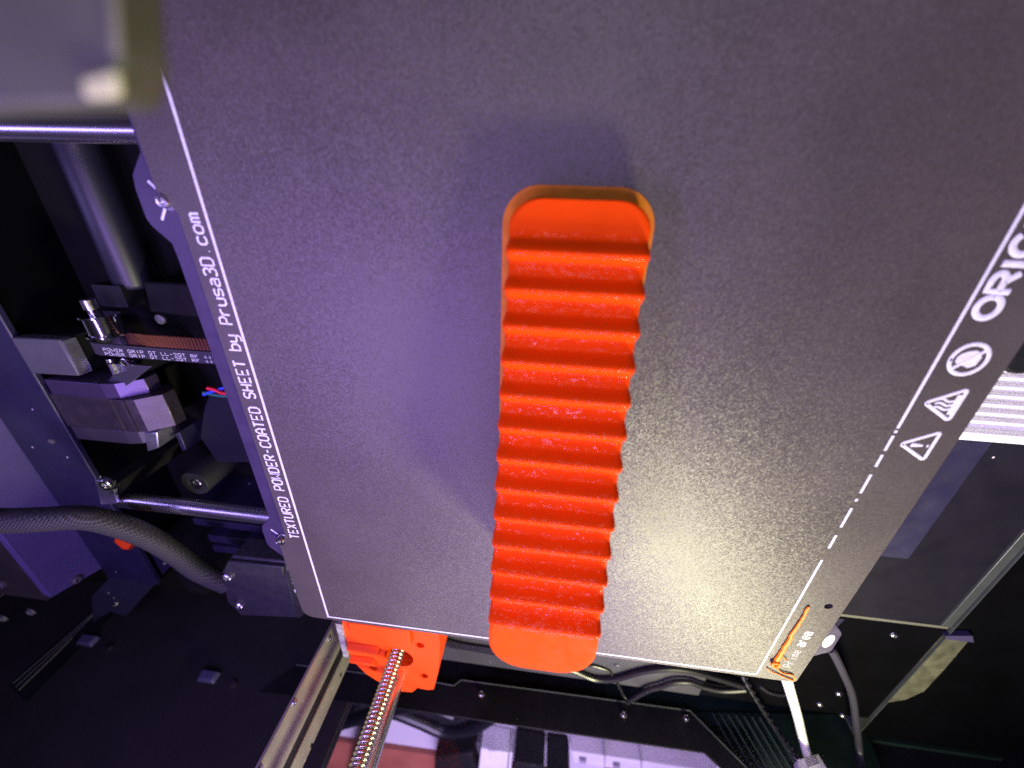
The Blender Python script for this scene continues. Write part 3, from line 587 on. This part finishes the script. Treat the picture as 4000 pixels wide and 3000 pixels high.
path = [(-70,1118,14),(0,1125,10),(90,1122,6),(180,1118,0),(250,1133,-6),(320,1160,-12),(380,1196,-17),(430,1233,-20),(492,1262,-24)]
tag(MB().tube(smooth([q(x, y, z=z) for x, y, z in path], 8), 5.6, 18).build('braided_cable', SLEEVE), 'thick black braided cable sleeve curving over the rear panel to its cover', 'cable')
OCL = thing('cable_tie_end', 'small bright orange plug tip peeking out under the braided cable', 'plug', q(270,1168,z=-40))
MB().tube([q(252,1160,z=-38), q(258,1163,z=-38), q(278,1174,z=-38), q(287,1178,z=-38)], [1.2,3.0,4.0,3.0], 14).build('tip', ORM, OCL)
MB().prism([q(250,1164,z=-42), q(292,1184,z=-42), q(310,1198,z=-42), q(300,1204,z=-42), q(262,1176,z=-42)], (0,0,-4)).build('socket', BLACKM, OCL, bevel=0.5)
cc = thing('cable_cover', 'black plastic cable cover with two screws at the bed corner', 'cover', (160, 140, -40))
CCM = mat('black_printed_plastic', (0.024, 0.023, 0.032), 0.45, bump=0.25, bscale=1200, wave=0.2, wscale=500, var=0.1, vscale=90)
A = lambda x, y, z=-20: q(x, y, z=z)
MB().prism([A(478,1238), A(500,1202), A(620,1214), A(624,1252), A(642,1335), A(520,1330), A(490,1300)], (0,0,-14)).build('cover', CCM, cc, bevel=1.0)
MB().prism([A(487,1230,-19.8), A(498,1206,-19.8), A(616,1218,-19.8), A(617,1238,-19.8), A(560,1236,-19.8)], (0,0,2.2)).build('raised_ridge', CCM, cc, bevel=0.6)
MB().prism([A(619,1240,-19.6), A(634,1228,-19.6), A(660,1325,-19.6), A(643,1336,-19.6)], (0,0,-16)).build('end_face', mat('worn_black_edge', (0.02,0.021,0.018), 0.5, bump=0.3, bscale=700), cc)
for x, y in ((487,1251),(513,1312)):
    a = q(x, y, z=-17.6); 
    MB().lathe((a.x, a.y, -20.5), (0,0,1), [(0,2.9),(2.4,2.9),(3.0,2.3),(3.0,1.5),(2.0,1.4)], 20).build('screw', STEEL, cc)
for i, (x, y, l) in enumerate(((627,1238,3),(631,1252,4),(634,1260,5),(637,1276,7),(644,1288,7),(650,1300,5),(653,1310,4))):
    MB().tube([A(x-1.5,y-l*.4,-19.5), A(x+1.5,y+l*.5,-19.5)], 0.32 + .12*(i % 3), 6, 0.3).build('worn_mark', WHITE, cc)

# ------------------------------------------------------------------ carriage block close to the lens
cb = thing('carriage_block', 'blurred grey metal carriage block reaching over the rear corner of the bed', 'carriage', (60, -95, 60))
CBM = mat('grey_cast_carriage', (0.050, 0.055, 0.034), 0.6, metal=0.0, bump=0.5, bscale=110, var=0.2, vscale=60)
P = [q(-180,-90,z=71), q(352,-90,z=71), q(368,120,z=71), q(374,168,z=71), q(350,245,z=71), q(-180,266,z=71)]
MB().prism(P, (0,0,5)).build('block', CBM, cb, bevel=0.6, seg=2)
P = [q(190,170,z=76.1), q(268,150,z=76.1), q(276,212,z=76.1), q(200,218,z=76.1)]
MB().prism(P, (0,0,0.8)).build('highlight_patch', mat('highlight_tone', (0.40,0.42,0.20), 0.6, bump=0.4, bscale=150, var=0.25, vscale=90), cb, bevel=0.7)  # warm lamp highlight on the block, painted as a pale raised patch
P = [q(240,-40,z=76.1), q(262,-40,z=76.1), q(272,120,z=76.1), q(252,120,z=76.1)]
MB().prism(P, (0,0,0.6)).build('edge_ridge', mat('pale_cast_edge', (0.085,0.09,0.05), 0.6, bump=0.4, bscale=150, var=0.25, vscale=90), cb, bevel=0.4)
# ------------------------------------------------------------------ front: white ribbed unit, rail, door frame
fu = thing('ribbed_unit', 'white ribbed plastic control unit with a black dial at the front of the bed', 'control unit', (-165, -30, -60))
MB().box(-230, -134, -66, 3.2, -60, -24).build('case', WHITEP, fu, bevel=1.0)
MB().hexa([(-230,-1.8,-23.9),(-134,-1.8,-23.9),(-134,3.1,-23.9),(-230,3.1,-23.9),(-230,-1.4,-21),(-134,-1.4,-21),(-134,2.6,-22),(-230,2.6,-22)]).build('edge_bar', WHITEP, fu, bevel=0.5)
for i in range(14): 
    y = -6.4 - i*3.4
    MB().box(-230, -134.5, y, y+1.7, -23.9, -21.6).build('rib', WHITEP, fu, bevel=0.5)
c = q(2240, 752, z=-14)
dk = MB().lathe((c.x, c.y, -24), (0,0,1), [(0,9),(9,9),(10,8),(10,3)], 32).build('dial', BLACKM, fu)
MB().lathe((c.x, c.y, -23.8), (0,0,1), [(0,11.5),(3,11.5),(3.4,10.6)], 36).build('dial_ring', WHITEP, fu)
fr = thing('front_rail', 'dark blue front rail with a flat top along the sheet edge', 'rail', (-145, 0, -80))
MB().box(-169.5, -128, 3.6, 73, -79.9, -30).build('rail', NAVY, fr, bevel=0.8)
MB().box(-224.5, -169.7, 3.6, 135.5, -79.9, -45).build('lower_step', mat('shaded_step_paint', (0.009,0.008,0.015), 0.6, spec=0.15, bump=0.15, bscale=2500, var=0.15, vscale=40, speck=0.04), fr)  # shade on the lower step is put into its darker colour
MB().box(-169.4, -128, 73.2, 135.4, -79.9, -47).build('end_block', BLACK, fr)
df = thing('door_frame', 'dark door frame with thin pale edges beside the front rail', 'door frame', (-230, 100, -80))
EDGE = mat('pale_acrylic_edge', (0.055, 0.062, 0.062), 0.35, bump=0.05, bscale=600, var=0.15, vscale=60)
MB().box(-230.4, -225.6, -60, 136, -79.9, -44.6).build('edge_strip', EDGE, df, bevel=0.3)
MB().box(-231.6, -231.0, -60, 262, -79.9, -43.8).build('thin_edge', EDGE, df)
MB().box(-330, -232, -60, 262, -79.9, -46).build('panel', FLAT, df)
fp = thing('floor_panel', 'dark floor panel with a pale front edge and loose screws near the white cable', 'panel', (-190, 190, -80))
MB().box(-231, -120, 138.4, 239, -79.8, -45.6).build('panel', FLAT, fp)
MB().box(-230, -130, 136.2, 138.2, -79.8, -45.2).build('front_edge', mat('pale_panel_edge', (0.14,0.14,0.11), 0.5, bump=0.1, bscale=900), fp)
MB().hexa([(-178,139,-45.5),(-150,139,-45.5),(-150,190,-45.5),(-170,190,-45.5),(-176,139,-44),(-150,139,-44),(-150,190,-44),(-168,190,-44)]).build('grey_flap', NAVY, fp)
for x, y in ((1930,1478),(1953,1527),(2030,1578),(2057,1518)): pass
for x, y, r in ((1940,1482,2.4),(2058-106,1526,1.6),(1950+80,1560,1.6),(1815,1490,1.6)):
    a = q(min(x,1960) if r < 2 else 1942, y if y < 1600 else 1500, z=-45.5); 
for x, y in ((1931,1371),(1812,1498),(1771,1521),(1820,1545)):
    a = q(x, y, z=-45.5); screw((a.x, a.y, -45.5), (0,0,1), 1.8, fp, STEEL)
yl = thing('door_reflection', 'yellowish reflection in the black door panel modelled as a flat strip', 'strip', q(2000,1440,z=-45))  # reflection in the door panel, built as a thin coloured strip
P = [q(2033,1372,z=-45.9), q(2092,1378,z=-45.9), q(2040,1440,z=-45.9), q(1994,1490,z=-45.9), q(1955,1508,z=-45.9), q(1906,1516,z=-45.9)]
MB().prism(P, (0,0,0.8)).build('strip', mat('yellow_reflection_tone', (0.10,0.10,0.065), 0.55, bump=1.0, bscale=140, var=0.45, vscale=110), yl)
MB().prism([q(2031,1362,z=-45.9), q(2090,1362,z=-45.9), q(2093,1376,z=-45.9), q(2038,1370,z=-45.9)], (0,0,3)).build('end_cap', mat('violet_reflection_tone', (0.06,0.05,0.12), 0.45), yl)

# ------------------------------------------------------------------ far side: ledge, cables, side panel, window
lg = thing('side_ledge', 'dark blue ledge under the far bed edge carrying loose cables', 'ledge', (-20, 190, -80))
LEDM = mat('ledge_paint', (0.042, 0.042, 0.046), 0.5, bump=0.2, bscale=2500, var=0.15, vscale=40, speck=0.05)
MB().box(-119.8, 102, 132, 238.5, -79.8, -44.4).build('ledge', LEDM, lg, bevel=0.6)
a = q(1332, 1438, z=-44); screw((a.x, a.y, -44.4), (0,0,1), 1.8, lg, GREY)
def qin(px, py, z):                                       # keep inside the enclosure
    p = q(px, py, z=z)
    return p if z < -60 or p.y < 254 else q(px, py, y=254)
def cable(pts, r, lab, grp='loose cables on the ledge', mt=CABLE, nm='cable', n=10, zz=-43):
    return tag(MB().tube(smooth([qin(p[0], p[1], (p[2] if len(p) > 2 else zz)) for p in pts], 8), r, n).build(nm, mt), lab, 'cable', grp)
cable([(1150,1410),(1200,1432),(1240,1449),(1285,1467),(1330,1467),(1385,1452),(1440,1445),(1490,1449),(1545,1464),(1605,1482)], 1.9, 'black cable snaking in a long wave across the ledge', zz=-42)
cable([(1355,1517),(1375,1504),(1402,1490),(1425,1484),(1455,1474),(1490,1474),(1520,1484),(1560,1492),(1610,1490)], 1.8, 'second black cable rising from the side panel edge onto the ledge', zz=-41.5)
cable([(1360,1518),(1347,1502),(1338,1484),(1325,1462),(1312,1448),(1280,1438),(1262,1438)], 0.9, 'thin black wire crossing under the snaking cable', zz=-43.4)
for i in range(4):
    cable([(930,1376+4*i),(960,1381+4*i),(1000,1391+3*i),(1050,1399+3.2*i),(1110,1408+4*i),(1170,1416+4*i)], 1.1, ('wire of the flat bundle nearest the bed edge', 'second wire of the flat bundle counted from the bed edge', 'third wire of the flat bundle counted from the bed edge', 'wire of the flat bundle nearest the black sill')[i], 'flat wire bundle', nm='wire', zz=-43.2)
cable([(935,1362),(990,1362),(1040,1376),(1100,1396)], 0.9, 'single black wire arching over the flat wire bundle', zz=-42)
# black side panel with its bent edge
sp = thing('metal_sill', 'black steel side panel with a stepped bright edge below the window', 'panel', (-20, 262, -60))
YP = 262
Q = lambda x, y: q(x, y, y_=0) if False else q(x, y, **{'y': YP})
top = [Q(640,1436), Q(933,1473), Q(981,1481), Q(996,1469), Q(1161,1491), Q(1490,1535), Q(1613,1659), Q(1700,1745)]
bot = [Q(1640,1745), Q(1559,1659), Q(1522,1625), Q(1107,1565), Q(906,1535), Q(720,1512), Q(560,1495)]
MB().prism(top + bot, (0,2.0,0)).build('panel', BLACK, sp)
MB().box(-166, 127.8, 267.5, 270, -94.9, -27).build('backing', BLACK, sp)
for i in range(len(top)-2):
    MB().tube([top[i] + Vector((0,-.2,0)), top[i+1] + Vector((0,-.2,0))], 0.42, 6).build('bright_edge', EDGE, sp)
for x, y in ((1477,1542),(1477-122+2,1544-1),(877,1470)):
    pass
for x, y in ((1347,1543),(1040,1499),(1482,1550)):
    a = Q(x, y); screw((a.x, YP-0.05, a.z), (0,-1,0), 2.0, sp, STEEL)
# dark acrylic to the front of it, with modelled stripe reflections
rb = thing('striped_acrylic_sheet', 'dark green acrylic panel with modelled light stripes right of the side window', 'panel', (-180, 262, -60))
GRN = mat('dark_green_acrylic', (0.010, 0.022, 0.018), 0.35, var=0.2, vscale=30, bump=0.05, bscale=300)
MB().box(-330, -60, 266.5, 270, -94.9, -46).build('lower_panel', GRN, rb)
RP = [Q(1492,1533) + Vector((0,3,0)), Q(1860,1540) + Vector((0,3,0)), Q(1960,1780) + Vector((0,3,0)), Q(1720,1760) + Vector((0,3,0)), Q(1614,1656) + Vector((0,3,0))]
MB().prism(RP, (0,1.5,0)).build('panel', GRN, rb)
for i in range(8):  # reflected LED lines, modelled as thin ribs
    x = 1560 + i*17
    MB().tube([Q(x-18, 1537+i*1.5) + Vector((0,2.6,0)), Q(x+60, 1675) + Vector((0,2.6,0))], 0.7, 6).build('rib', mat('green_reflection_stripe', (0.03,0.05,0.042), 0.3), rb)
# window pane
def pane_material():
    mt = bpy.data.materials.new('clear_acrylic'); mt.use_nodes = True; nt = mt.node_tree; nt.nodes.clear(); N = nt.nodes.new; L = nt.links.new
    o = N('ShaderNodeOutputMaterial'); mx = N('ShaderNodeMixShader'); t = N('ShaderNodeBsdfTransparent'); g = N('ShaderNodeBsdfGlossy'); f = N('ShaderNodeFresnel')
    t.inputs['Color'].default_value = (0.96, 0.95, 0.98, 1); g.inputs['Roughness'].default_value = 0.03; f.inputs['IOR'].default_value = 1.22
    L(f.outputs[0], mx.inputs[0]); L(t.outputs[0], mx.inputs[1]); L(g.outputs[0], mx.inputs[2]); L(mx.outputs[0], o.inputs['Surface']); return mt
tag(MB().box(-160, 330, 264.6, 266.2, -40, 160).build('window_pane', pane_material()), 'clear acrylic side window above the black side panel', 'window')
# cables by the corner
cable([(1690,1440,-10),(1700,1470,-16),(1709,1500,-24),(1722,1545,-30),(1733,1590,-34),(1746,1640,-36)], 2.7, 'thick white cable hanging from the sheet corner', 'cables at the bed corner', WHITEP, n=14)
wc = thing('cable_connector', 'white square connector at the end of the thick white cable', 'connector', q(1752,1650,y=253))
MB().prism([q(1722,1640,y=251), q(1768,1628,y=251), q(1795,1672,y=251), q(1732,1690,y=251)], (0,7,0)).build('shell', WHITEP, wc, bevel=0.6)
MB().prism([q(1737,1643,y=250.8), q(1762,1636,y=250.8), q(1770,1652,y=250.8), q(1744,1660,y=250.8)], (0,-1,0)).build('latch', mat('grey_latch', (0.4,0.38,0.42), 0.5), wc)
cable([(1790,1400,-10),(1800,1410,-14),(1822,1455,-24),(1840,1500,-30),(1849,1560,-32),(1856,1620,-34),(1862,1690,-36)], 2.0, 'black round cable hanging from the front bed tab', 'cables at the bed corner', mat('dark_violet_cable', (0.03,0.028,0.04), 0.45))
cable([(1640,1480,-34),(1660,1494,-36),(1690,1500,-38),(1715,1495,-38)], 1.3, 'short dark wire bowing behind the thick white cable', 'cables at the bed corner')
for s_ in (0, 1):
    pts = []
    for i in range(60):
        t = i/59; x = 1603 + 12*math.sin(t*1.5) + 125*t**1.25; y = 1448 + 215*t; a = i*0.75 + s_*math.pi
        c = qin(x, y, -38); pts.append(c + Vector((1.1*math.cos(a), 0.5*math.sin(a), 1.0*math.sin(a))))
    tag(MB().tube(pts, 0.95, 8).build('twisted_wire', CABLE), 'twisted black wire pair running down from the far sheet edge', 'wire', 'twisted wire pair')

# ------------------------------------------------------------------ outside the window, on the desk
D = -95
def onDesk(pts, h, nm, mt, parent, bevel=1.0): return MB().prism([q(x, y, z=D+0.1) for x, y in pts], (0,0,h)).build(nm, mt, parent, bevel=bevel)
bd = q(800,1640,z=D)
t = thing('wooden_board', 'reddish brown wooden board lying on the pale desk outside the window', 'board', bd)
onDesk([(560,1575),(700,1585),(1010,1630),(1400,1690),(1400,1740),(560,1640)], 6, 'board', mat('red_brown_wood', (0.42,0.13,0.085), 0.5, var=0.12, vscale=30, bump=0.05, bscale=200), t)
CB2 = mat('thick_black_cable', (0.006,0.006,0.010), 0.35, spec=0.4)
k = 0
for pts, r, lab in (
    ([(690,1500),(740,1512),(800,1520),(850,1512),(900,1530),(960,1560),(1010,1555),(1060,1515)], 8, 'black power cable on top of the coiled bunch'),
    ([(660,1530),(730,1535),(790,1528),(850,1530),(910,1552),(960,1572),(1020,1565),(1075,1530)], 9, 'black power cable forming the outer bend of the bunch'),
    ([(640,1570),(700,1565),(760,1548),(800,1535),(860,1520),(920,1515),(980,1535)], 9, 'black power cable crossing the bunch at its left end'),
    ([(690,1555),(750,1550),(800,1540),(830,1530)], 9, 'short black cable end tucked under the bunch'),
    ([(800,1530),(795,1570),(780,1620),(765,1690)], 9, 'straight black cable running away from the coiled bunch')):
    cable([(x, y, D + 10 + 6*(k % 3)) for x, y in pts], r, lab, 'power cables on the desk', CB2, 'power_cable', 12); k += 1
t = thing('power_adapter', 'tall black power adapter standing left of the white box', 'adapter', q(990,1600,z=D))
onDesk([(952,1572),(1030,1562),(1045,1640),(1038,1720),(950,1720)], 26, 'body', BLACKM, t, 3)
onDesk([(1033,1575),(1046,1577),(1046,1600),(1036,1600)], 12, 'pin', GREY, t, .5)
t = thing('white_box', 'white labelled power supply box between two black adapters', 'box', q(1080,1620,z=D))
onDesk([(1046,1562),(1104,1572),(1090,1720),(1030,1720)], 22, 'body', WHITEP, t, 1.5)
c = q(1075, 1622, z=D+22.6)
write(MB(), 'FC', c, (0.3,-1,0), (1,0.3,0), 8, 6, 9, 0.7, 0.3).build('lettering', mat('grey_print', (0.25,0.24,0.3), 0.6), t)
onDesk([(1106,1574),(1112,1576),(1098,1720),(1092,1720)], 20, 'bright_edge', mat('pale_edge', (0.85,0.84,0.8), 0.4), t, .5)
t = thing('power_adapter', 'wide black power adapter standing right of the white box', 'adapter', q(1140,1620,z=D))
onDesk([(1116,1568),(1178,1578),(1172,1720),(1104,1720)], 30, 'body', BLACKM, t, 2)
t = thing('mains_plug', 'black mains plug with its cord in the white socket strip', 'plug', q(1205,1610,z=D+20))
onDesk([(1182,1580),(1226,1586),(1230,1608),(1220,1616),(1190,1612),(1182,1604)], 34, 'plug', BLACKM, t, 2)
onDesk([(1190,1605),(1218,1610),(1216,1720),(1184,1720)], 26, 'cord_guard', BLACKM, t, 2)
t = thing('socket_strip', 'white socket strip with rocker switches lying along the side panel', 'socket strip', q(1400,1620,z=D))
onDesk([(1232,1582),(1540,1625),(1545,1652),(1236,1606)], 16, 'body', mat('off_white_plastic', (0.62,0.58,0.62), 0.5, bump=0.06, bscale=600, var=0.08, vscale=40), t, 1.5)
for x in (1250, 1320, 1430, 1490):
    onDesk([(x,1592+(x-1250)*.15),(x+14,1594+(x-1250)*.15),(x+14,1599+(x-1250)*.15),(x,1597+(x-1250)*.15)], 19.5, 'switch', mat('grey_switch', (0.30,0.27,0.36), 0.5), t, .3)
for x in (1302, 1378):
    onDesk([(x,1580+(x-1250)*.15),(x+1.5,1580+(x-1250)*.15),(x+1.5,1615+(x-1250)*.15),(x,1615+(x-1250)*.15)], 18.6, 'seam', mat('seam_shadow_plastic', (0.35,0.32,0.4), 0.6), t, 0)
t = thing('brown_box', 'small orange brown box beyond the white socket strip', 'box', q(1350,1665,z=D))
onDesk([(1312,1645),(1390,1655),(1412,1700),(1300,1700)], 12, 'body', mat('orange_cardboard', (0.55,0.22,0.10), 0.6, var=0.1, vscale=40), t)
t = thing('red_plug', 'dark red and black plug at the end of the socket strip', 'plug', q(1430,1650,z=D))
onDesk([(1424,1630),(1466,1634),(1458,1700),(1408,1700)], 30, 'body', mat('dark_red_plastic', (0.10,0.015,0.02), 0.4, var=0.3, vscale=60), t, 2)
onDesk([(1428,1631),(1464,1635),(1462,1644),(1426,1640)], 32, 'cap', BLACKM, t, 1)
